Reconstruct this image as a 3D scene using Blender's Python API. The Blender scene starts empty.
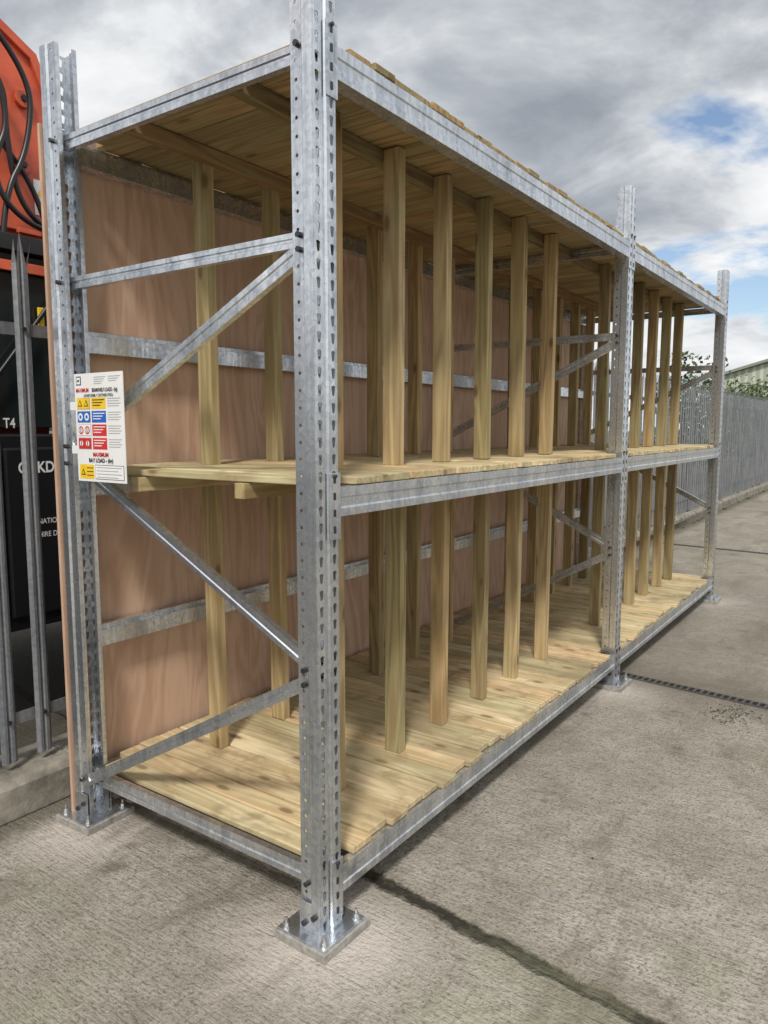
import bpy, math, random
from mathutils import Vector, Matrix
random.seed(7)
R=random.uniform
scene=bpy.context.scene
scene.view_settings.view_transform='Standard'
scene.view_settings.look='None'
scene.view_settings.exposure=0

# ------------------------------------------------------------ node helpers
def newmat(name):
    m=bpy.data.materials.new(name); m.use_nodes=True
    nt=m.node_tree; nt.nodes.clear()
    out=nt.nodes.new('ShaderNodeOutputMaterial')
    b=nt.nodes.new('ShaderNodeBsdfPrincipled')
    nt.links.new(b.outputs[0],out.inputs[0])
    return m,nt,b
class N:
    def __init__(s,nt): s.nt=nt
    def link(s,a,b): s.nt.links.new(a,b)
    def setin(s,node,i,v):
        if v is None: return
        if isinstance(v,bpy.types.NodeSocket): s.nt.links.new(v,node.inputs[i])
        else: node.inputs[i].default_value=v
    def math(s,op,a,b=None,clamp=False):
        n=s.nt.nodes.new('ShaderNodeMath'); n.operation=op; n.use_clamp=clamp
        s.setin(n,0,a); s.setin(n,1,b); return n.outputs[0]
    def mix(s,f,a,b,blend='MIX'):
        n=s.nt.nodes.new('ShaderNodeMix'); n.data_type='RGBA'; n.blend_type=blend
        s.setin(n,0,f); s.setin(n,6,a); s.setin(n,7,b); return n.outputs[2]
    def noise(s,vec,scale=5,detail=4,rough=.5,dist=0):
        n=s.nt.nodes.new('ShaderNodeTexNoise')
        if vec is not None: s.link(vec,n.inputs['Vector'])
        n.inputs['Scale'].default_value=scale; n.inputs['Detail'].default_value=detail
        n.inputs['Roughness'].default_value=rough; n.inputs['Distortion'].default_value=dist
        return n.outputs['Fac']
    def voro(s,vec,scale=5,out='Distance',feature='F1'):
        n=s.nt.nodes.new('ShaderNodeTexVoronoi'); n.feature=feature
        if vec is not None: s.link(vec,n.inputs['Vector'])
        n.inputs['Scale'].default_value=scale
        return n.outputs[out]
    def ramp(s,f,stops):
        n=s.nt.nodes.new('ShaderNodeValToRGB'); e=n.color_ramp.elements
        while len(e)<len(stops): e.new(.5)
        for el,(p,c) in zip(e,stops):
            el.position=p; el.color=c if len(c)==4 else (*c,1)
        s.link(f,n.inputs[0]); return n.outputs[0]
    def rng(s,v,a,b,c=0.,d=1.):
        n=s.nt.nodes.new('ShaderNodeMapRange'); n.clamp=True
        s.setin(n,0,v); n.inputs[1].default_value=a; n.inputs[2].default_value=b
        n.inputs[3].default_value=c; n.inputs[4].default_value=d; return n.outputs[0]
    def mapping(s,vec,scale=(1,1,1),loc=(0,0,0),rot=(0,0,0)):
        n=s.nt.nodes.new('ShaderNodeMapping'); s.link(vec,n.inputs[0])
        n.inputs['Scale'].default_value=scale; n.inputs['Location'].default_value=loc
        n.inputs['Rotation'].default_value=rot; return n.outputs[0]
    def obj(s):
        return s.nt.nodes.new('ShaderNodeTexCoord').outputs['Object']
    def attr(s,name,out='Vector'):
        n=s.nt.nodes.new('ShaderNodeAttribute'); n.attribute_name=name; return n.outputs[out]
    def bump(s,h,strength=.3,dist=.01):
        n=s.nt.nodes.new('ShaderNodeBump'); s.link(h,n.inputs['Height'])
        n.inputs['Strength'].default_value=strength; n.inputs['Distance'].default_value=dist
        return n.outputs[0]
    def sep(s,v):
        n=s.nt.nodes.new('ShaderNodeSeparateXYZ'); s.link(v,n.inputs[0]); return n.outputs
    def comb(s,x,y,z):
        n=s.nt.nodes.new('ShaderNodeCombineXYZ'); s.setin(n,0,x); s.setin(n,1,y); s.setin(n,2,z); return n.outputs[0]
    def dot(s,a,v):
        n=s.nt.nodes.new('ShaderNodeVectorMath'); n.operation='DOT_PRODUCT'; s.link(a,n.inputs[0]); n.inputs[1].default_value=v; return n.outputs['Value']

def c4(r,g,b): return (r,g,b,1)

def wood_mat(name,light,dark,dirt=0.0,deck=False):
    m,nt,b=newmat(name); n=N(nt)
    lc=n.attr('lc'); rnd=n.attr('rnd','Fac')
    fine=n.noise(n.mapping(lc,(4,90,90)),1,4,.65)
    big=n.noise(n.mapping(lc,(.7,9,9)),1,2,.5,.3)
    rings=n.math('SINE',n.math('MULTIPLY',big,48.))
    rings=n.rng(rings,-1,1,0,1)
    f=n.math('ADD',n.math('MULTIPLY',rings,.38),n.math('MULTIPLY',fine,.62))
    col=n.mix(n.rng(f,.22,.78),c4(*dark),c4(*light))
    tone=n.ramp(rnd,[(0,(.55,.54,.47)),(.2,(.90,.93,.83)),(.45,(1.03,.91,.78)),(.7,(.75,.81,.69)),(.85,(1.0,.98,.90)),(1,(1.20,1.17,1.10))])
    col=n.mix(1.,col,tone,'MULTIPLY')
    v=n.voro(n.mapping(lc,(3.6,9,9)),1)
    kn=n.rng(v,.085,.15,1,0)
    col=n.mix(n.math('MULTIPLY',kn,.85),col,c4(.09,.045,.022))
    halo=n.rng(v,.1,.3,.4,0)
    col=n.mix(halo,col,c4(dark[0]*.75,dark[1]*.65,dark[2]*.55))
    o=n.obj()
    st=n.noise(o,2.2,4,.6,.4)
    col=n.mix(n.rng(st,.45,.70,0,.4+dirt),col,c4(.24,.18,.105))
    st2=n.noise(n.mapping(lc,(2,14,14)),1,3,.6)
    col=n.mix(n.rng(st2,.52,.74,0,.45),col,c4(.30,.32,.17))
    if deck:
        dm=n.noise(n.mapping(o,(1,1.6,1),(4,1,0)),4.5,4,.65,.5)
        col=n.mix(n.rng(dm,.52,.64,0,.5),col,c4(.22,.15,.09))
    n.link(col,b.inputs['Base Color'])
    b.inputs['Roughness'].default_value=.82; b.inputs['Specular IOR Level'].default_value=.25
    n.link(n.bump(f,.4,.002),b.inputs['Normal'])
    return m
wood=wood_mat('treated_softwood',(.54,.425,.25),(.31,.225,.12))
wood_deck=wood_mat('deck_softwood',(.74,.625,.43),(.49,.385,.235),.2,True)
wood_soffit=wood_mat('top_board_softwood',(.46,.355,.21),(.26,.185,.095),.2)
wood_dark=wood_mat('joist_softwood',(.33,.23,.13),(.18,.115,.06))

def galv_mat(name,base=.62,rough=.30,metal=.92):
    m,nt,b=newmat(name); n=N(nt); o=n.obj()
    sp=n.voro(o,70,'Color')
    s1=n.sep(sp)[0]
    ns=n.noise(n.mapping(o,(7,7,2.0)),1,4,.6,.5)
    drip=n.noise(n.mapping(o,(60,60,1.6)),1,3,.6)
    f=n.math('ADD',n.math('MULTIPLY',s1,.12),n.math('ADD',n.math('MULTIPLY',ns,.55),n.math('MULTIPLY',drip,.35)))
    col=n.ramp(f,[(.30,(base*.48,base*.53,base*.59)),(.50,(base*.92,base*.97,base*1.03)),(.70,(base*1.38,base*1.41,base*1.45))])
    n.link(col,b.inputs['Base Color'])
    b.inputs['Metallic'].default_value=metal
    n.link(n.rng(f,.3,.75,rough+.14,rough-.10),b.inputs['Roughness'])
    n.link(n.bump(ns,.3,.006),b.inputs['Normal'])
    return m
galv=galv_mat('galvanised_steel',.66,.26)
galv_dull=galv_mat('weathered_galvanised_steel',.24,.5,.5)

def plain(name,col,rough=.5,metal=0,var=.12,scale=12,bump=0):
    m,nt,b=newmat(name); n=N(nt); o=n.obj()
    ns=n.noise(o,scale,4,.6)
    c=n.mix(n.rng(ns,.3,.7),c4(*[x*(1-var) for x in col]),c4(*[min(1,x*(1+var)) for x in col]))
    n.link(c,b.inputs['Base Color'])
    b.inputs['Roughness'].default_value=rough; b.inputs['Metallic'].default_value=metal
    if bump: n.link(n.bump(ns,bump,.01),b.inputs['Normal'])
    return m
bolt_m=plain('dark_bolt',(.06,.06,.065),.4,.6)
zinc_m=plain('zinc_bolt',(.5,.5,.5),.35,.9)
packer_m=plain('base_packer',(.30,.285,.26),.8,0,.35,40,.3)

# plywood
ply,nt,b=newmat('plywood_face'); n=N(nt); o=n.obj()
lc=n.attr('lc'); rnd=n.attr('rnd','Fac')
big=n.noise(n.mapping(lc,(.55,3.2,3.2)),1,4,.5,.8)
lines=n.rng(n.math('SINE',n.math('MULTIPLY',big,70.)),-1,1)
fine=n.noise(n.mapping(lc,(12,160,160)),1,4,.6)
f=n.math('ADD',n.math('MULTIPLY',lines,.45),n.math('MULTIPLY',fine,.55))
col=n.mix(n.rng(f,.2,.8),c4(.45,.275,.18),c4(.64,.44,.315))
col=n.mix(n.rng(n.noise(o,1.3,4,.6),.4,.7,0,.45),col,c4(.56,.42,.32))
col=n.mix(n.math('MULTIPLY',rnd,.45),col,c4(.43,.27,.18))
col=n.mix(n.rng(n.noise(n.mapping(o,(14,14,1.2)),1,3,.6),.56,.75,0,.4),col,c4(.32,.205,.14))
n.link(col,b.inputs['Base Color']); b.inputs['Roughness'].default_value=.62
n.link(n.bump(fine,.1,.001),b.inputs['Normal'])

# ------------------------------------------------------------ mesh builder
class MB:
    def __init__(s,name,mats): s.name=name; s.mats=mats; s.v=[]; s.f=[]; s.m=[]; s.lc=[]; s.rd=[]
    def add(s,verts,faces,mat=0,lcs=None,rnd=None,smooth=False):
        o=len(s.v); s.v+= [tuple(v) for v in verts]
        if rnd is None: rnd=random.random()
        if lcs is None: lcs=[tuple(v) for v in verts]
        for f in faces:
            s.f.append([i+o for i in f]); s.m.append(mat)
            for i in f: s.lc.append(tuple(lcs[i])); s.rd.append(rnd)
    def box(s,lo,hi,mat=0,axis=0,M=None,rnd=None):
        lo=Vector(lo); hi=Vector(hi); c=(lo+hi)/2; h=(hi-lo)/2
        off=Vector((R(0,50),R(0,50),R(0,50)))
        vs=[];ls=[]
        for x in(-1,1):
            for y in(-1,1):
                for z in(-1,1):
                    l=Vector((x*h.x,y*h.y,z*h.z))
                    w=(M@l if M else l)+c
                    vs.append(w)
                    p={0:(l.x,l.y,l.z),1:(l.y,l.x,l.z),2:(l.z,l.x,l.y)}[axis]
                    ls.append(Vector(p)+off)
        fs=[(0,1,3,2),(4,6,7,5),(0,4,5,1),(2,3,7,6),(0,2,6,4),(1,5,7,3)]
        s.add(vs,fs,mat,ls,rnd)
    def prism(s,pts,vec,mat=0,caps=True,closed=True):
        vec=Vector(vec); pts=[Vector(p) for p in pts]; k=len(pts)
        vs=pts+[p+vec for p in pts]
        rng=range(k) if closed else range(k-1)
        fs=[(i,(i+1)%k,(i+1)%k+k,i+k) for i in rng]
        if caps and closed: fs+= [tuple(range(k-1,-1,-1)),tuple(range(k,2*k))]
        s.add(vs,fs,mat)
    def cyl(s,p0,p1,r,mat=0,seg=12,r2=None):
        p0=Vector(p0);p1=Vector(p1);d=(p1-p0); z=d.normalized()
        x=z.orthogonal().normalized(); y=z.cross(x); r2=r if r2 is None else r2
        a=[p0+(x*math.cos(t)+y*math.sin(t))*r for t in [2*math.pi*i/seg for i in range(seg)]]
        bb=[p1+(x*math.cos(t)+y*math.sin(t))*r2 for t in [2*math.pi*i/seg for i in range(seg)]]
        fs=[(i,(i+1)%seg,(i+1)%seg+seg,i+seg) for i in range(seg)]+[tuple(range(seg-1,-1,-1)),tuple(range(seg,2*seg))]
        s.add(a+bb,fs,mat)
    def build(s,parent=None,bevel=0,solid=0,smooth=False):
        me=bpy.data.meshes.new(s.name); me.from_pydata(s.v,[],s.f)
        for m in s.mats: me.materials.append(m)
        me.polygons.foreach_set('material_index',s.m)
        a=me.attributes.new('lc','FLOAT_VECTOR','CORNER'); a.data.foreach_set('vector',[x for t in s.lc for x in t])
        a=me.attributes.new('rnd','FLOAT','CORNER'); a.data.foreach_set('value',s.rd)
        if smooth: me.polygons.foreach_set('use_smooth',[True]*len(me.polygons))
        me.update(); ob=bpy.data.objects.new(s.name,me); scene.collection.objects.link(ob)
        if parent: ob.parent=parent
        if solid:
            md=ob.modifiers.new('s','SOLIDIFY'); md.thickness=solid; md.offset=0
        if bevel:
            md=ob.modifiers.new('b','BEVEL'); md.width=bevel; md.segments=2; md.limit_method='ANGLE'; md.angle_limit=math.radians(40)
        return ob
def empty(name):
    e=bpy.data.objects.new(name,None); scene.collection.objects.link(e); return e

# ------------------------------------------------------------ dimensions
YF=[0.0,2.80,5.58]          # frames
XB=-1.30                    # back face of rear uprights
H=2.99
ZB=[.205,1.422,2.675]        # beam tops
BH=.09
rack=empty('pallet_racking')

# uprights -------------------------------------------------------------
def upright(mb,x0,sx,yc,z0,z1):
    """perforated face at x0, section extends toward -sx"""
    P=.05; nz=int((z1-z0)/P)
    def W(u,v,z): return (x0-sx*v,yc+u,z)
    def strip(a,b,z0_,z1_):
        mb.add([W(*a,z0_),W(*b,z0_),W(*b,z1_),W(*a,z1_)],[(0,1,2,3)])
    def cells(a,b,hw,hh,tear=False):
        a=Vector(a);b=Vector(b);L=(b-a).length
        for i in range(nz):
            zc=z0+P*i+P/2
            outer=[(-.5,-.5),(0,-.5),(.5,-.5),(.5,0),(.5,.5),(0,.5),(-.5,.5),(-.5,0)]
            k=.55
            inner=[(-hw*k,-hh*.8),(0,-hh),(hw*k,-hh*.8),(hw*.8,0),(hw,hh*.75),(0,hh),(-hw,hh*.75),(-hw*.8,0)]
            if not tear: inner=[(-hw*.75,-hh*.75),(0,-hh),(hw*.75,-hh*.75),(hw,0),(hw*.75,hh*.75),(0,hh),(-hw*.75,hh*.75),(-hw,0)]
            vs=[]
            for p in outer:
                q=a+(b-a)*(p[0]+.5); vs.append(W(q.x,q.y,zc+p[1]*P))
            for p in inner:
                q=a+(b-a)*(p[0]/L+.5); vs.append(W(q.x,q.y,zc+p[1]))
            mb.add(vs,[(j,(j+1)%8,(j+1)%8+8,j+8) for j in range(8)],rnd=.5)
    zt=z0+P*nz
    cells((-.05,0),(-.012,0),.0088,.0165,tear=True)
    strip((-.012,0),(-.006,.007),z0,zt); strip((-.006,.007),(.006,.007),z0,zt); strip((.006,.007),(.012,0),z0,zt)
    cells((.012,0),(.05,0),.0088,.0165,tear=True)
    for s in(-1,1):
        strip((s*.05,0),(s*.05,.034),z0,zt)
        strip((s*.05,.034),(s*.043,.042),z0,zt)
        cells((s*.043,.042),(s*.043,.082),.0055,.0055)
        strip((s*.043,.082),(s*.026,.082),z0,zt)
ub=MB('uprights',[galv])
for i,y in enumerate(YF):
    upright(ub,0,1,y,.032,H)
    upright(ub,XB,-1,y,.032,H)
u_ob=ub.build(rack,solid=.0025)
# feet ------------------------------------------------------------------
ft=MB('base_plates',[galv,zinc_m,packer_m,bolt_m])
for y in YF:
    for xc in(-.04,XB+.04):
        ang=R(-.04,.04); M=Matrix.Rotation(ang,3,'Z')
        ft.box((xc-.108,y-.103,.001),(xc+.104,y+.12,.026),2,M=M)
        ft.box((xc-.10,y-.095,.0265),(xc+.095,y+.108,.034),0,M=M)
        for dx,dy in((-.08,-.075),(.075,-.075),(.075,.085),(-.08,.085)):
            ft.cyl((xc+dx,y+dy,.034),(xc+dx,y+dy,.038),.014,1)
            ft.cyl((xc+dx,y+dy,.038),(xc+dx,y+dy,.050),.011,1,6)
            ft.cyl((xc+dx,y+dy,.050),(xc+dx,y+dy,.066),.005,1,8)
        for s in(-1,1):
            ft.box((xc-.042,y+s*.053-.0015,.034),(xc+.042,y+s*.053+.0015,.13),0)
            ft.cyl((xc+.02,y+s*.054,.09),(xc+.02,y+s*.064,.09),.010,3,6)
            ft.cyl((xc-.02,y+s*.054,.06),(xc-.02,y+s*.064,.06),.010,3,6)
ft.build(rack,bevel=.001)

# frame bracing ------------------------------------------------------------
br=MB('frame_bracing',[galv]); bl=MB('bracing_bolts',[bolt_m])
def channel(p0,p1,w=.042,d=.022,side=-1,yo=0):
    p0=Vector(p0);p1=Vector(p1); a=(p1-p0).normalized(); yv=Vector((0,1,0)); up=yv.cross(a).normalized()
    prof=[(-w/2+.006,d),(-w/2,d),(-w/2,0),(-w*.16,0),(-w*.08,.004),(w*.08,.004),(w*.16,0),(w/2,0),(w/2,d),(w/2-.006,d)]
    q=[p0+up*u+yv*(side*-1*v*1.0+side*.012+yo) for u,v in prof]
    br.prism(q,p1-p0,closed=False,caps=False)
for y in YF:
    xa,xb=-.062,XB+.062
    def hz(z,w=.042):
        channel((xa,y,z),(xb,y,z),w)
    hz(2.645,.05); hz(2.14); hz(.19,.055)
    channel((xa,y,2.10),(xb,y,1.53),yo=-.026,w=.046)
    channel((xb,y,1.465),(xa,y,.875))
    channel((xa,y,.83),(xb,y,.18),yo=-.026)
    for z,x in((2.645,xa),(2.645,xb),(2.14,xa),(2.14,xb),(2.10,xa),(1.53,xb),(1.465,xb),(.875,xa),(.83,xa),(.19,xa),(.19,xb)):
        bl.cyl((x+(.01 if x==xa else -.01),y-.045,z),(x+(.01 if x==xa else -.01),y-.060,z),.009,0,6)
        bl.cyl((x+(.01 if x==xa else -.01),y-.052,z),(x+(.01 if x==xa else -.01),y+.05,z),.005,0,6)
br.build(rack,solid=.0025); bl.build(rack)

# beams ------------------------------------------------------------------
bm=MB('beams',[galv,bolt_m])
def beam(xo,s,y0,y1,zt,h=BH):
    prof=[(0,0),(0,h*.28),(.004,h*.33),(.004,h*.62),(0,h*.67),(0,h),(.03,h),(.03,h-.02),(.052,h-.02),(.052,0)]
    bm.prism([(xo-s*a,y0,zt-h+c) for a,c in prof],(0,y1-y0,0))
for i in range(2):
    y0,y1=YF[i]+.052,YF[i+1]-.052
    for z in ZB:
        beam(-.006,1,y0,y1,z); beam(XB+.010,-1,y0,y1,z)
        for ye,d in((y0,-1),(y1,1)):
            zt=z+.045; zb=z-BH-.065
            bm.box((.002,ye+(-.046 if d<0 else .0),zb),(.006,ye+(.004 if d<0 else .046),zt))
            bm.box((-.056,ye-.002,zb),(.0055,ye+.002,zt))
            for k in range(4):
                zz=zb+.03+k*.05
                bm.box((.0062,ye+d*.024-.005,zz-.011),(.0080,ye+d*.024+.005,zz+.011),1)
            bm.cyl((.006,ye+d*.024,zt-.010),(.013,ye+d*.024,zt-.010),.006,1,8)
            bm.box((XB-.006,ye+(-.046 if d<0 else 0),zb),(XB-.002,ye+(.004 if d<0 else .046),zt))
    for z in(1.975,.80):
        beam(XB+.004,-1,y0,y1,z,.085)
bm.build(rack,bevel=.0015)

# decks ------------------------------------------------------------------
def deck(name,z,t=.024,w0=.112,rag=.012,gap=.004,mat=None):
    d=MB(name,[mat or wood_deck])
    y=.028
    while y<5.53:
        w=w0+R(-.008,.006)
        if y+w>5.53: w=5.57-y
        M=Matrix.Rotation(R(-.004,.004),3,'Z')@Matrix.Rotation(R(-.022,.022),3,'X')
        xl=XB+.03+R(-.004,.004)
        xr=-.014+R(-rag,rag)
        if any(abs(y+w/2-f)<.11 for f in YF): xr=-.088; xl=XB+.088
        d.box((xl,y,z+R(0,.002)),(xr,y+w-gap+R(-.002,.002),z+t+R(-.001,.003)),0,0,M)
        y+=w
    return d.build(rack,bevel=.0035)
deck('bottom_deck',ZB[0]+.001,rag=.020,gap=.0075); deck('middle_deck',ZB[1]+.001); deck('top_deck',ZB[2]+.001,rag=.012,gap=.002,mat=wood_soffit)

# joists and studs ----------------------------------------------------------
js=MB('joists',[wood_dark,wood])
for z in(ZB[1],ZB[2]):
    for x in(-.400,-.928):
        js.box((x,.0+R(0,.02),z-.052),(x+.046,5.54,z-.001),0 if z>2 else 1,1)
js.build(rack,bevel=.002)
st=MB('studs',[wood])
ys=[.42+.388*k for k in range(6)]+[3.30+.385*k for k in range(6)]
for x in(-.353,-1.003):
    for y in ys:
        for (za,zb) in((ZB[0]+.027,ZB[1]-.002),(ZB[1]+.027,ZB[2]-.002)):
            M=Matrix.Rotation(R(-.06,.06),3,'Z')@Matrix.Rotation(R(-.006,.006),3,'X')@Matrix.Rotation(R(-.005,.005),3,'Y')
            w=R(.068,.075)
            yy=y+R(-.014,.014)
            st.box((x,yy-.023,za),(x+w,yy+.023,zb),0,2,M)
st.build(rack,bevel=.0025)

# ply cladding -------------------------------------------------------------
pc=MB('plywood_cladding',[ply])
y=-.058
while y<5.55:
    y2=min(y+1.22,5.66)
    pc.box((XB-.027,y,.03),(XB-.012,y2-.004,2.72),0,2)
    y=y2
pc.build(rack)

# ------------------------------------------------------------ load sign
signm=plain('sign_white',(.80,.80,.79),.35,0,.03)
blk=plain('print_black',(.02,.02,.02),.5); red=plain('print_red',(.62,.03,.03),.5)
yel=plain('print_yellow',(.85,.55,.02),.5); blu=plain('print_blue',(.02,.12,.50),.5); gry=plain('print_grey',(.35,.35,.36),.5)
wht=plain('print_white',(.82,.82,.82),.5,0,.02)
sign=empty('rack_load_notice'); SX0,SX1,SZ0,SZ1=-1.128,-.840,1.405,1.795; SY=-.082
sb=MB('notice_board',[signm]); sb.box((SX0,SY,SZ0),(SX1,SY+.003,SZ1))
sb.box((SX0-.04,SY+.004,SZ0+.1),(SX0+.06,SY+.012,SZ0+.13)); sb.box((SX0-.04,SY+.004,SZ1-.13),(SX0+.06,SY+.012,SZ1-.10))
sb.build(sign)
pr=MB('notice_print',[blk,red,yel,blu,gry,wht])
SC=(SZ1-SZ0)/.405
def rect(x0,x1,z0,z1,m,l=1):
    y=SY-.0006*l
    pr.add([(SX0+x0,y,SZ0+z0*SC),(SX0+x1,y,SZ0+z0*SC),(SX0+x1,y,SZ0+z1*SC),(SX0+x0,y,SZ0+z1*SC)],[(0,1,2,3)],m)
def ngon(cx,cz,r,k,m,l=2,rot=math.pi/2):
    y=SY-.0006*l
    pr.add([(SX0+cx+r*math.cos(rot+2*math.pi*i/k),y,SZ0+cz*SC+r*math.sin(rot+2*math.pi*i/k)) for i in range(k)],[tuple(range(k))],m)
def text(body,loc,size,mat,parent,rot=(math.pi/2,0,0),align='LEFT',bold=0,sx=1):
    cu=bpy.data.curves.new('lettering','FONT'); cu.body=body; cu.size=size; cu.align_x=align; cu.offset=bold; cu.materials.append(mat)
    ob=bpy.data.objects.new('lettering',cu); ob.location=loc; ob.rotation_euler=rot; ob.scale=(sx,1,1)
    scene.collection.objects.link(ob); ob.parent=parent; return ob
def stext(body,x,z,size,mat=blk,align='LEFT',bold=0,sx=1,l=3):
    text(body,(SX0+x,SY-.0006*l,SZ0+z*SC),size,mat,sign,align=align,bold=bold,sx=sx)
rect(.012,.042,.362,.395,0); rect(.016,.038,.366,.391,5,2); rect(.021,.033,.375,.382,0,3)
for k in range(4): rect(.12,.19-.008*k,.388-.008*k,.3905-.008*k,4)
for k in range(3): rect(.205,.275-.012*k,.388-.008*k,.3905-.008*k,4)
stext('MAXIMUM',.010,.336,.0205,red,'LEFT',.0004,.82); stext('BEAM/SHELF LOADS - (kg)',.108,.336,.0185,blk,'LEFT',.0004,.72)
stext('(UNIFORMLY DISTRIBUTED)',.145,.318,.014,blk,'CENTER',.0002)
zrow=[.272,.222,.172,.122]
left=[2,3,3,1]; right=[2,3,1,1]
for zr,mm,mr in zip(zrow,left,right):
    if zr==.172: mm=5
    rect(.012,.092,zr,zr+.043,4); rect(.0135,.0905,zr+.0015,zr+.0415,mm,2)
    rect(.100,.185,zr,zr+.043,mr)
    for k in range(4): rect(.196,.272-.01*(k%2),zr+.036-.009*k,zr+.0385-.009*k,4)
    for cx in(.032,.070):
        if mm==2: ngon(cx,zr+.019,.016,3,0,3); ngon(cx,zr+.019,.010,3,2,4)
        elif mm==3: ngon(cx,zr+.0215,.014,16,5,3); ngon(cx,zr+.0215,.007,8,3,4)
        else: ngon(cx,zr+.0215,.015,16,1,3); ngon(cx,zr+.0215,.010,16,5,4); rect(cx-.002,cx+.002,zr+.012,zr+.031,0,5)
    for k in range(3): rect(.108,.178-.012*k,zr+.032-.010*k,zr+.0355-.010*k,5 if mr!=2 else 0,2)
stext('MAXIMUM',.145,.096,.020,red,'CENTER',.0008); stext('BAY LOAD - (kg)',.145,.074,.020,blk,'CENTER',.0006)
rect(.012,.10,.010,.064,2); rect(.108,.278,.010,.064,0,1); rect(.110,.276,.012,.062,5,2)
ngon(.034,.032,.016,3,0,2); ngon(.034,.032,.009,3,2,3)
for k in range(3): rect(.056,.096,.05-.014*k,.053-.014*k,0,2)
for k in range(4): rect(.118,.266-.02*(k%2),.053-.012*k,.0555-.012*k,4,3)
pr.build(sign)

# ------------------------------------------------------------ ground
gm,nt,b=newmat('yard_concrete'); n=N(nt); o=n.obj(); X,Y,Z=n.sep(o)
big=n.noise(o,.45,5,.6,.3); mid=n.noise(o,3.,6,.72,.2); fine=n.noise(o,75,3,.7); grit=n.voro(o,130)
coarse=n.noise(o,22,4,.7)
brush=n.noise(n.mapping(o,(7,75,1),rot=(0,0,.12)),1,4,.65)
col=n.ramp(mid,[(.30,(.26,.235,.195)),(.5,(.40,.368,.315)),(.70,(.55,.51,.445))])
col=n.mix(n.rng(big,.38,.60,0,.65),col,c4(.29,.258,.21))
col=n.mix(n.rng(brush,.48,.70,0,.45),col,c4(.21,.188,.15))
col=n.mix(n.rng(coarse,.50,.68,0,.6),col,c4(.19,.168,.132))
col=n.mix(n.rng(fine,.50,.70,0,.85),col,c4(.09,.082,.066))
col=n.mix(n.rng(grit,.0,.28,.75,0),col,c4(.64,.60,.54))
dust=None
for y in YF:
    for xc in(-.04,XB+.04):
        dx=n.math('SUBTRACT',X,xc+.03); dy=n.math('SUBTRACT',Y,y-.03)
        d=n.math('SQRT',n.math('ADD',n.math('MULTIPLY',dx,dx),n.math('MULTIPLY',dy,dy)))
        d=n.math('ADD',d,n.math('MULTIPLY',n.math('SUBTRACT',mid,.5),.7))
        r=n.rng(d,.10,.38,1,0)
        dust=r if dust is None else n.math('MAXIMUM',dust,r)
col=n.mix(n.math('MULTIPLY',dust,.65),col,c4(.64,.58,.52))
wob=n.math('MULTIPLY',n.math('SUBTRACT',n.noise(o,6,6,.72),.5),.09)
def joint(yc,slope,w):
    ln=n.math('ADD',n.math('SUBTRACT',Y,yc),n.math('MULTIPLY',X,slope))
    ln=n.math('ABSOLUTE',n.math('ADD',ln,wob))
    return n.rng(ln,w*.6,w*1.3,1,0),ln
j1,l1=joint(.325,.10,.027); j2,l2=joint(-5.,.1,.02); j3,l3=joint(14.,.1,.03)
j=n.math('MAXIMUM',j1,n.math('MAXIMUM',j2,j3))
jcol=n.mix(n.rng(n.noise(o,28,3,.6),.5,.66),c4(.035,.03,.023),c4(.075,.068,.035))
col=n.mix(n.rng(l1,.0,.14,.5,0),col,c4(.22,.19,.14))
col=n.mix(j,col,jcol)
stn=n.noise(n.mapping(o,(1.6,.5,1)),1.4,6,.7,.6)
col=n.mix(n.rng(stn,.50,.64,0,.6),col,c4(.155,.135,.10))
col=n.mix(n.rng(n.noise(n.mapping(o,loc=(7,3,0)),1.1,5,.65),.55,.70,0,.4),col,c4(.29,.31,.19))
spot=n.noise(n.mapping(o,loc=(2,8,0)),2.6,5,.65,.2)
col=n.mix(n.rng(spot,.60,.68,0,.6),col,c4(.12,.105,.08))
dl=n.math('ABSOLUTE',n.math('ADD',n.math('SUBTRACT',Y,3.08),n.math('MULTIPLY',X,.10)))
dl=n.math('ADD',dl,n.math('MULTIPLY',n.math('SUBTRACT',mid,.5),.7))
col=n.mix(n.rng(dl,.05,.42,.65,0),col,c4(.135,.12,.09))
col=n.mix(n.rng(n.math('ADD',Y,n.math('MULTIPLY',X,.10)),3.0,3.1,0,.3),col,c4(.19,.17,.135))
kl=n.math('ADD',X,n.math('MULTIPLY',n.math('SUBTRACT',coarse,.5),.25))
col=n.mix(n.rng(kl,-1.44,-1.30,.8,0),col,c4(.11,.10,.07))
n.link(col,b.inputs['Base Color']); b.inputs['Roughness'].default_value=.9; b.inputs['Specular IOR Level'].default_value=.3
hgt=n.math('ADD',n.math('MULTIPLY',fine,.8),n.math('ADD',n.math('MULTIPLY',brush,.9),n.math('ADD',n.math('MULTIPLY',mid,.8),n.math('MULTIPLY',coarse,1.))))
hgt=n.math('SUBTRACT',hgt,n.math('MULTIPLY',j,1.6))
n.link(n.bump(hgt,1.,.012),b.inputs['Normal'])
g=MB('ground',[gm]); S=350
g.add([(-S,-S,0),(S,-S,0),(S,S,0),(-S,S,0)],[(0,1,2,3)]); g.build()

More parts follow.
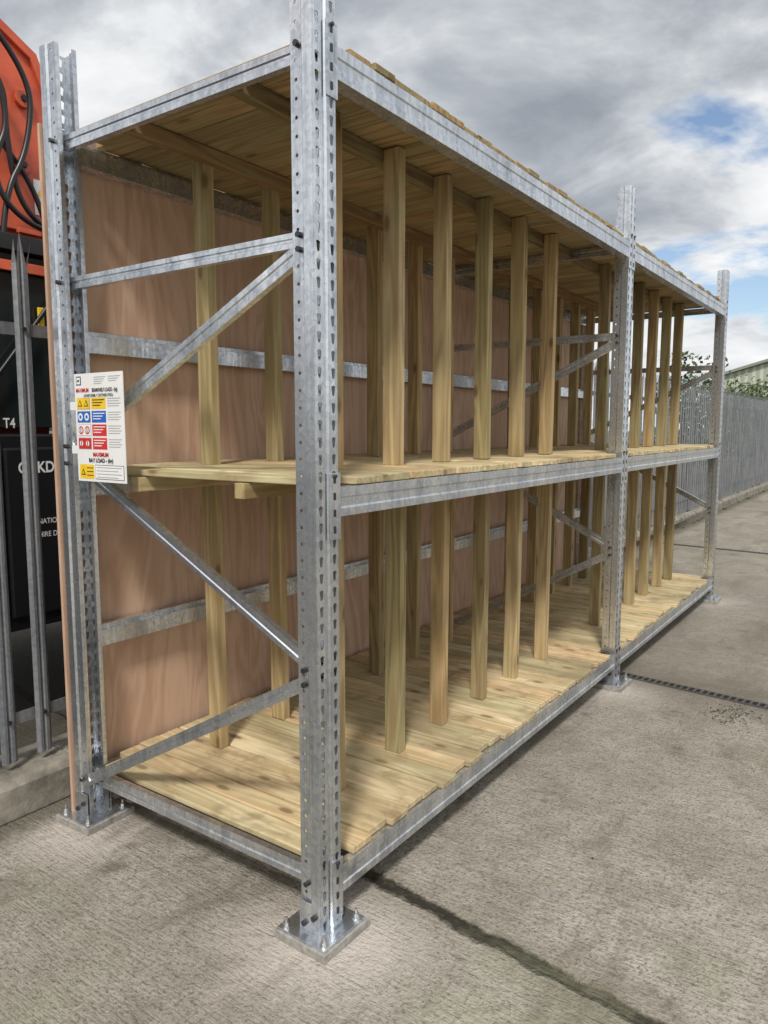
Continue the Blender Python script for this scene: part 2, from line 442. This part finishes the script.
iron=plain('cast_iron',(.09,.085,.075),.75,.1,.3,30); slotm=plain('drain_void',(.008,.008,.008),.9)
def drain(yc,name):
    d=MB(name,[iron,slotm,packer_m])
    M=Matrix.Rotation(-.10,3,'Z')
    def bx(x0,x1,y0,y1,z0,z1,m):
        vs=[]
        for z in(z0,z1):
            for a,c2 in((x0,y0),(x1,y0),(x1,y1),(x0,y1)):
                v=M@Vector((a,c2,0)); vs.append((v.x,v.y+yc,z))
        d.add(vs,[(0,3,2,1),(4,5,6,7),(0,1,5,4),(1,2,6,5),(2,3,7,6),(3,0,4,7)],m)
    bx(-1.4,7,-.030,.030,.0042,.0055,1)
    bx(-1.4,7,-.036,-.030,.0005,.009,0); bx(-1.4,7,.030,.036,.0005,.009,0)
    x=-1.38
    while x<7: bx(x,x+.014,-.030,.030,.006,.0085,0); x+=.040
    d.build()
drain(3.03,'drainage_channel'); drain(8.75,'drainage_channel')

lit=MB('ground_litter',[plain('dead_leaf',(.05,.04,.02),.8),plain('pale_scrap',(.5,.5,.48),.7),plain('moss',(.06,.065,.035),.9)])
for i in range(330):
    if i<210: x,y=.70+random.gauss(0,.06),2.72+random.gauss(0,.06)+random.choice((0,.07,-.08))
    else: x,y=R(-.9,4),R(-1.2,9)
    if -1.35<x<0 and -.1<y<5.7: continue
    r=R(.002,.007); a=R(0,6)
    m_=0 if R(0,1)<.9 else 1
    if i<210: m_=0 if R(0,1)<.8 else 2
    lit.add([(x+r*math.cos(a+t)*R(.4,1.4),y+r*math.sin(a+t)*R(.4,1.4),.003+R(0,.005)) for t in(0,1.1,2.2,3.3,4.6)],[(0,1,2,3,4)],m_)
lit.build()

# ------------------------------------------------------------ kerb
km=plain('kerb_concrete',(.22,.20,.165),.9,0,.55,9,.9)
kb=MB('kerb',[km]); y=-8
while y<40:
    L=.9 if y<12 else 3
    hh=.165+R(-.006,.006); xo=R(-.006,.006)
    kb.prism([(-1.80,y,.0),(-1.50+xo,y,0),(-1.505+xo,y,hh-.03),(-1.53+xo,y,hh),(-1.80,y,hh)],(0,L-.008,0)); y+=L
kb.build(bevel=.008)
wl=plain('weed_leaf',(.06,.085,.03),.8,0,.4,30)
wd=MB('weeds',[wl])
for c_ in range(60):
    cx,cy=(R(-1.49,-1.44) if R(0,1)<.5 else R(-1.62,-1.56)),R(-1.5,20); zb_=0 if cx>-1.5 else .165
    for q in range(9):
        a=R(0,6.28); l=R(.015,.045); p=Vector((cx+R(-.02,.02),cy+R(-.05,.05),zb_)); t=p+Vector((math.cos(a)*l*.6,math.sin(a)*l*.6,l)); s_=Vector((-math.sin(a),math.cos(a),0))*.003
        mid_=(p+t)/2+Vector((0,0,.006))
        wd.add([p-s_,p+s_,mid_+s_*1.5,t,mid_-s_*1.5],[(0,1,2,3,4)])
wd.build()

# ------------------------------------------------------------ palisade fence
fn=MB('palisade_fence',[galv_dull,bolt_m])
k=-50
while True:
    y=.0+.155*k; k+=1
    if y>48: break
    top=2.36; z0=.20; x=-1.60+R(-.002,.002); tl=R(-.004,.004)
    prof=[(-.034,-.008),(-.020,.004),(-.008,.004),(0,-.006),(.008,.004),(.020,.004),(.034,-.008)]
    vs=[(x+dx,y+dy,z0) for dy,dx in prof]+[(x+dx,y+dy+tl,top-.10) for dy,dx in prof]
    m=len(prof)
    fs=[(i,i+1,i+1+m,i+m) for i in range(m-1)]
    o_=len(vs)
    vs+=[(x+.02,y-.036+tl,top-.01),(x+.0,y+tl,top+.03),(x+.02,y+.036+tl,top-.01)]
    fs+=[(m,m+1,o_),(m+1,m+2,o_+1),(m+2,m+3,o_+1),(m+3,m+4,o_+1),(m+4,m+5,o_+1),(m+5,m+6,o_+2)]
    fn.add(vs,fs,0)
    if y<12:
        for z in(.38,2.0): fn.cyl((x+.006,y,z),(x+.014,y,z),.009,1,8)
for z in(.38,2.0):
    fn.prism([(-1.612,-8,z-.025),(-1.612,-8,z+.025),(-1.618,-8,z+.025),(-1.618,-8,z-.019),(-1.66,-8,z-.019),(-1.66,-8,z-.025)],(0,56,0))
y=-7.3
while y<48:
    fn.box((-1.72,y-.02,0),(-1.665,y+.06,2.3)); y+=2.75
fn.build()

# ------------------------------------------------------------ machine behind the fence
vb=plain('machine_black',(.012,.012,.014),.35); vo=plain('machine_orange',(.56,.10,.045),.45,0,.3,5)
tyre=plain('tyre_rubber',(.02,.02,.02),.85,0,.3,20,.3); hub=plain('wheel_hub',(.5,.07,.03),.5)
gls,nt,b=newmat('cab_glass'); b.inputs['Base Color'].default_value=(.015,.02,.02,1); b.inputs['Roughness'].default_value=.05
veh=empty('telehandler')
P=MB
XS=-2.32
c=P('chassis',[vb])
c.prism([(XS,-1.9,.55),(XS,3.4,.55),(XS,3.4,1.25),(XS,2.5,1.55),(XS,-.9,1.58),(XS,-1.9,1.3)],(-2.1,0,0))
c.box((XS-.005,.26,.62),(XS+.02,1.55,1.50)); c.box((XS-.005,-.75,.62),(XS+.02,.242,1.50))
c.build(veh,bevel=.03)
w=P('wheels',[tyre,hub])
for y in(-1.45,2.75):
    for x0,x1 in((XS-.38,XS+.06),(XS-2.2,XS-1.75)):
        w.cyl((x0,y,.6),(x1,y,.6),.6,0,40); w.cyl((x1-.02,y,.6),(x1+.012,y,.6),.33,1,24); w.cyl((x1,y,.6),(x1+.04,y,.6),.12,0,16)
        for a in range(20):
            t=a*math.pi/10; M=Matrix.Rotation(t,3,'X')
            v=M@Vector((0,0,.6)); w.box((x0+.02,y+v.y-.03,.6+v.z-.03),(x1-.02,y+v.y+.03,.6+v.z+.03),0,M=M)
w.build(veh,bevel=.01)
cb=P('cab',[vb,gls,yel,vo])
cx0,cx1=XS-.95,XS-.02
for (yy,zz) in((-.55,0),(.95,0)):
    for xx in(cx0,cx1-.06): cb.box((xx,yy,1.55),(xx+.06,yy+.07,2.50),0)
cb.box((cx0,.42,1.55),(cx0+.05,.48,2.5)); cb.box((cx1-.05,.10,1.55),(cx1,.15,2.5))
cb.box((cx0-.03,-.6,2.48),(cx1+.02,1.06,2.56),0)
cb.box((cx1-.03,-.5,1.6),(cx1-.024,.96,2.47),1); cb.box((cx0+.01,-.5,1.6),(cx0+.016,.96,2.47),1)
cb.box((cx0,-.5,1.58),(cx1,-.494,2.47),1); cb.box((cx0,.98,1.58),(cx1,.986,2.47),1)
cb.box((cx1-.01,.50,2.08),(cx1+.006,.53,2.22),2)
cb.box((cx1-.01,.24,2.38),(cx1+.014,.62,2.43),3)
for k in range(5): cb.box((cx1-.005,-.4+.27*k,2.575),(cx1+.02,-.28+.27*k,2.60),3)
cb.box((cx1-.02,.17,1.70),(cx1+.02,.19,2.3),0); cb.cyl((cx1+.02,.20,1.78),(cx1+.02,.60,2.30),.012,0,8)
cb.build(veh,bevel=.008)
bo=P('boom',[vo,vb,vb,wht,yel])
XO=XS-.28; YO=.20
bo.prism([(XO+.14,.55+YO,2.62),(XO+.14,.52+YO,3.22),(XO+.14,.40+YO,3.50),(XO+.14,-.62+YO,4.06),(XO+.14,-.80+YO,3.80),(XO+.14,-.22+YO,3.30),(XO+.14,-.12+YO,2.62)],(-.34,0,0),0)
bo.prism([(XO+.10,.50+YO,2.70),(XO+.10,.10+YO,2.70),(XO+.10,-.1+YO,1.2),(XO+.10,.4+YO,1.2)],(-.26,0,0),0)
bo.prism([(XO+.08,-.66+YO,4.03),(XO+.08,-.82+YO,3.84),(XO+.08,-2.6,4.7),(XO+.08,-2.5,4.92)],(-.22,0,0),0)
bo.prism([(XO+.165,.575+YO,2.62),(XO+.165,.545+YO,3.23),(XO+.165,.42+YO,3.525),(XO+.165,-.62+YO,4.09),(XO+.165,-.63+YO,4.05),(XO+.165,.385+YO,3.49),(XO+.165,.50+YO,3.21),(XO+.165,.53+YO,2.62)],(-.39,0,0),0)
for z,y in((2.95,.32),(3.28,.34),(3.85,-.6)):
    bo.cyl((XO+.13,y+YO,z),(XO+.165,y+YO,z),.045,0,20); bo.cyl((XO+.165,y+YO,z),(XO+.175,y+YO,z),.02,1,6)
bo.add([(XO+.143,.38+YO,2.72),(XO+.143,.48+YO,2.72),(XO+.143,.48+YO,2.90),(XO+.143,.38+YO,2.90)],[(0,1,2,3)],3)
bo.add([(XO+.145,.395+YO,2.82),(XO+.145,.465+YO,2.82),(XO+.145,.43+YO,2.88)],[(0,1,2)],4)
bo.build(veh,bevel=.010)
for i,(pts) in enumerate([[(-.30,3.72),(.14,3.45),(.10,3.1),(.40,2.80),(.46,2.4)],[(-.35,3.66),(.20,3.42),(.20,3.0),(.26,2.70),(.48,2.60),(.5,2.3)],[(.05,3.6),(.34,3.40),(.30,3.0),(.16,2.75),(.14,2.5)],[(.0,3.5),(.24,3.2),(.06,2.8),(.3,2.58),(.55,2.62)]]):
    cu=bpy.data.curves.new('hydraulic_hose','CURVE'); cu.dimensions='3D'; cu.bevel_depth=.014
    sp=cu.splines.new('NURBS'); sp.points.add(len(pts)-1); sp.use_endpoint_u=True; sp.order_u=3
    for p,(yy,zz) in zip(sp.points,pts): p.co=(XO+.20+.025*i,yy+YO,zz,1)
    cu.materials.append(vb); ob=bpy.data.objects.new('hydraulic_hose',cu); scene.collection.objects.link(ob); ob.parent=veh
rz=(math.pi/2,0,math.pi/2)
text('OAKDEN',(XS+.023,.325,1.37),.08,wht,veh,rz,bold=.002,sx=.85)
text('NATIONAL',(XS+.023,.415,1.10),.040,wht,veh,rz,sx=.85); text('HIRE DESK',(XS+.023,.415,1.03),.040,wht,veh,rz,sx=.85)
text('T4',(XS+.023,.262,1.60),.07,wht,veh,rz,bold=.001,sx=.8)

# ------------------------------------------------------------ warehouse
wm,nt,b=newmat('profiled_cladding'); n=N(nt); o=n.obj(); X,Y,Z=n.sep(o)
rib=n.math('SINE',n.math('MULTIPLY',n.math('ADD',X,Y),14.)); cc=n.mix(n.rng(rib,-.2,.6),c4(.33,.37,.30),c4(.50,.54,.44))
n.link(cc,b.inputs['Base Color']); b.inputs['Roughness'].default_value=.6
rm=plain('roof_sheet',(.22,.26,.21),.6)
wh=MB('warehouse',[wm,rm,blk])
x0,x1,y0,y1,ze,zr=-9.0,9.5,52,80,5.0,7.6; xm=(x0+x1)/2
wh.prism([(x0,y0,0),(x1,y0,0),(x1,y0,ze),(xm,y0,zr),(x0,y0,ze)],(0,y1-y0,0),0)
for a,bb in(((x0-.4,ze-.1),(xm,zr+.06)),((xm,zr+.06),(x1+.4,ze-.1))):
    wh.prism([(a[0],y0-.3,a[1]),(bb[0],y0-.3,bb[1]),(bb[0],y0-.3,bb[1]+.18),(a[0],y0-.3,a[1]+.18)],(0,y1-y0+.6,0),1)
wh.box((-2,y0-.05,0),(2,y0-.01,3.8),1); wh.box((5,y0-.05,0),(6,y0-.01,2.1),2)
wh.build()

# ------------------------------------------------------------ shrubs
lm,nt,b=newmat('leaf'); n=N(nt); rnd=n.attr('rnd','Fac')
n.link(n.ramp(rnd,[(0,(.02,.035,.012)),(.5,(.05,.08,.025)),(1,(.11,.14,.045))]),b.inputs['Base Color']); b.inputs['Roughness'].default_value=.7
bark=plain('bark',(.07,.05,.035),.9)
hd=MB('hedge_shrubs',[lm,bark])
y=17
while y<48:
    x=-3.0+R(-.8,.4); h=R(2.3,3.25)+(max(0,y-22)*.016)
    hd.cyl((x,y,0),(x+R(-.2,.2),y,h*.7),.05,1,6,.02)
    for c_ in range(15):
        cx,cy,cz=x+R(-.9,.9),y+R(-.9,.9),h*R(.3,1.)
        tone=R(0,1); rr=R(.22,.5)
        for q in range(42):
            v=Vector((random.gauss(0,1),random.gauss(0,1),random.gauss(0,1))).normalized()*rr*R(.5,1.1)
            p=Vector((cx,cy,cz))+v; s_=R(.04,.08)
            a=Vector((R(-1,1),R(-1,1),R(-1,1))).normalized()*s_; b2=a.orthogonal().normalized()*s_*.6
            hd.add([p-a,p+b2,p+a,p-b2],[(0,1,2,3)],0,rnd=min(1,max(0,tone*.6+R(0,.4))))
    y+=R(.9,1.5)
hd.build()

# ------------------------------------------------------------ world
w=bpy.data.worlds.new('World'); scene.world=w; w.use_nodes=True; nt=w.node_tree; nt.nodes.clear(); n=N(nt)
out=nt.nodes.new('ShaderNodeOutputWorld')
sun_dir=Vector((.40,-.75,1.0)).normalized()
el=math.asin(sun_dir.z); az=math.atan2(sun_dir.x,sun_dir.y)
sky=nt.nodes.new('ShaderNodeTexSky'); sky.sky_type='NISHITA'; sky.sun_disc=False; sky.sun_elevation=el; sky.sun_rotation=az
b1=nt.nodes.new('ShaderNodeBackground'); n.link(sky.outputs[0],b1.inputs[0]); b1.inputs[1].default_value=.14
gen=nt.nodes.new('ShaderNodeTexCoord').outputs['Generated']
X,Y,Z=n.sep(gen)
den=n.math('ADD',n.math('MAXIMUM',Z,0.),.22)
pv=n.comb(n.math('DIVIDE',X,den),n.math('DIVIDE',Y,den),0.)
c1=n.noise(n.mapping(pv,(1,1,1),(3.1,1.7,0)),1.5,6,.58,.2)
c2=n.noise(n.mapping(pv,(1,1,1),(9.3,4.2,0)),1.9,7,.58,.3)
dk=n.rng(n.dot(gen,Vector((-.24,.86,.48)).normalized()),.90,.995,0,.085)
blue=n.rng(n.dot(gen,Vector((-.13,.97,.19)).normalized()),.965,.998,0,.15)
back=n.rng(n.dot(gen,sun_dir),-.2,1,0,.14)
sh=n.math('ADD',n.math('SUBTRACT',c2,dk),n.math('ADD',back,n.math('MULTIPLY',blue,1.1)))
ccol=n.ramp(sh,[(.30,(.32,.35,.395)),(.40,(.43,.46,.505)),(.48,(.58,.61,.65)),(.57,(.82,.84,.86)),(.70,(1.0,1.0,1.0))])
mask=n.rng(n.math('SUBTRACT',c1,blue),.30,.38,0,1)
mask=n.math('MAXIMUM',mask,n.rng(Z,.02,.12,.75,0))
b2=nt.nodes.new('ShaderNodeBackground'); n.link(ccol,b2.inputs[0]); b2.inputs[1].default_value=1.0
mx=nt.nodes.new('ShaderNodeMixShader'); n.link(mask,mx.inputs[0]); n.link(b1.outputs[0],mx.inputs[1]); n.link(b2.outputs[0],mx.inputs[2])
n.link(mx.outputs[0],out.inputs[0])
sl=bpy.data.lights.new('sun','SUN'); sl.energy=3.0; sl.angle=math.radians(8); sl.color=(1,.955,.89)
so=bpy.data.objects.new('sun',sl); so.rotation_euler=(-sun_dir).to_track_quat('-Z','Y').to_euler(); scene.collection.objects.link(so)

# ------------------------------------------------------------ camera
cam=bpy.data.cameras.new('camera'); cam.sensor_fit='HORIZONTAL'; cam.sensor_width=36; cam.lens=739/768*36; cam.clip_end=2000; cam.clip_start=.05
co=bpy.data.objects.new('camera',cam); co.location=(1.384,-1.675,1.60); co.rotation_euler=(math.radians(90-6.5),0,math.radians(35.15))
scene.collection.objects.link(co); scene.camera=co
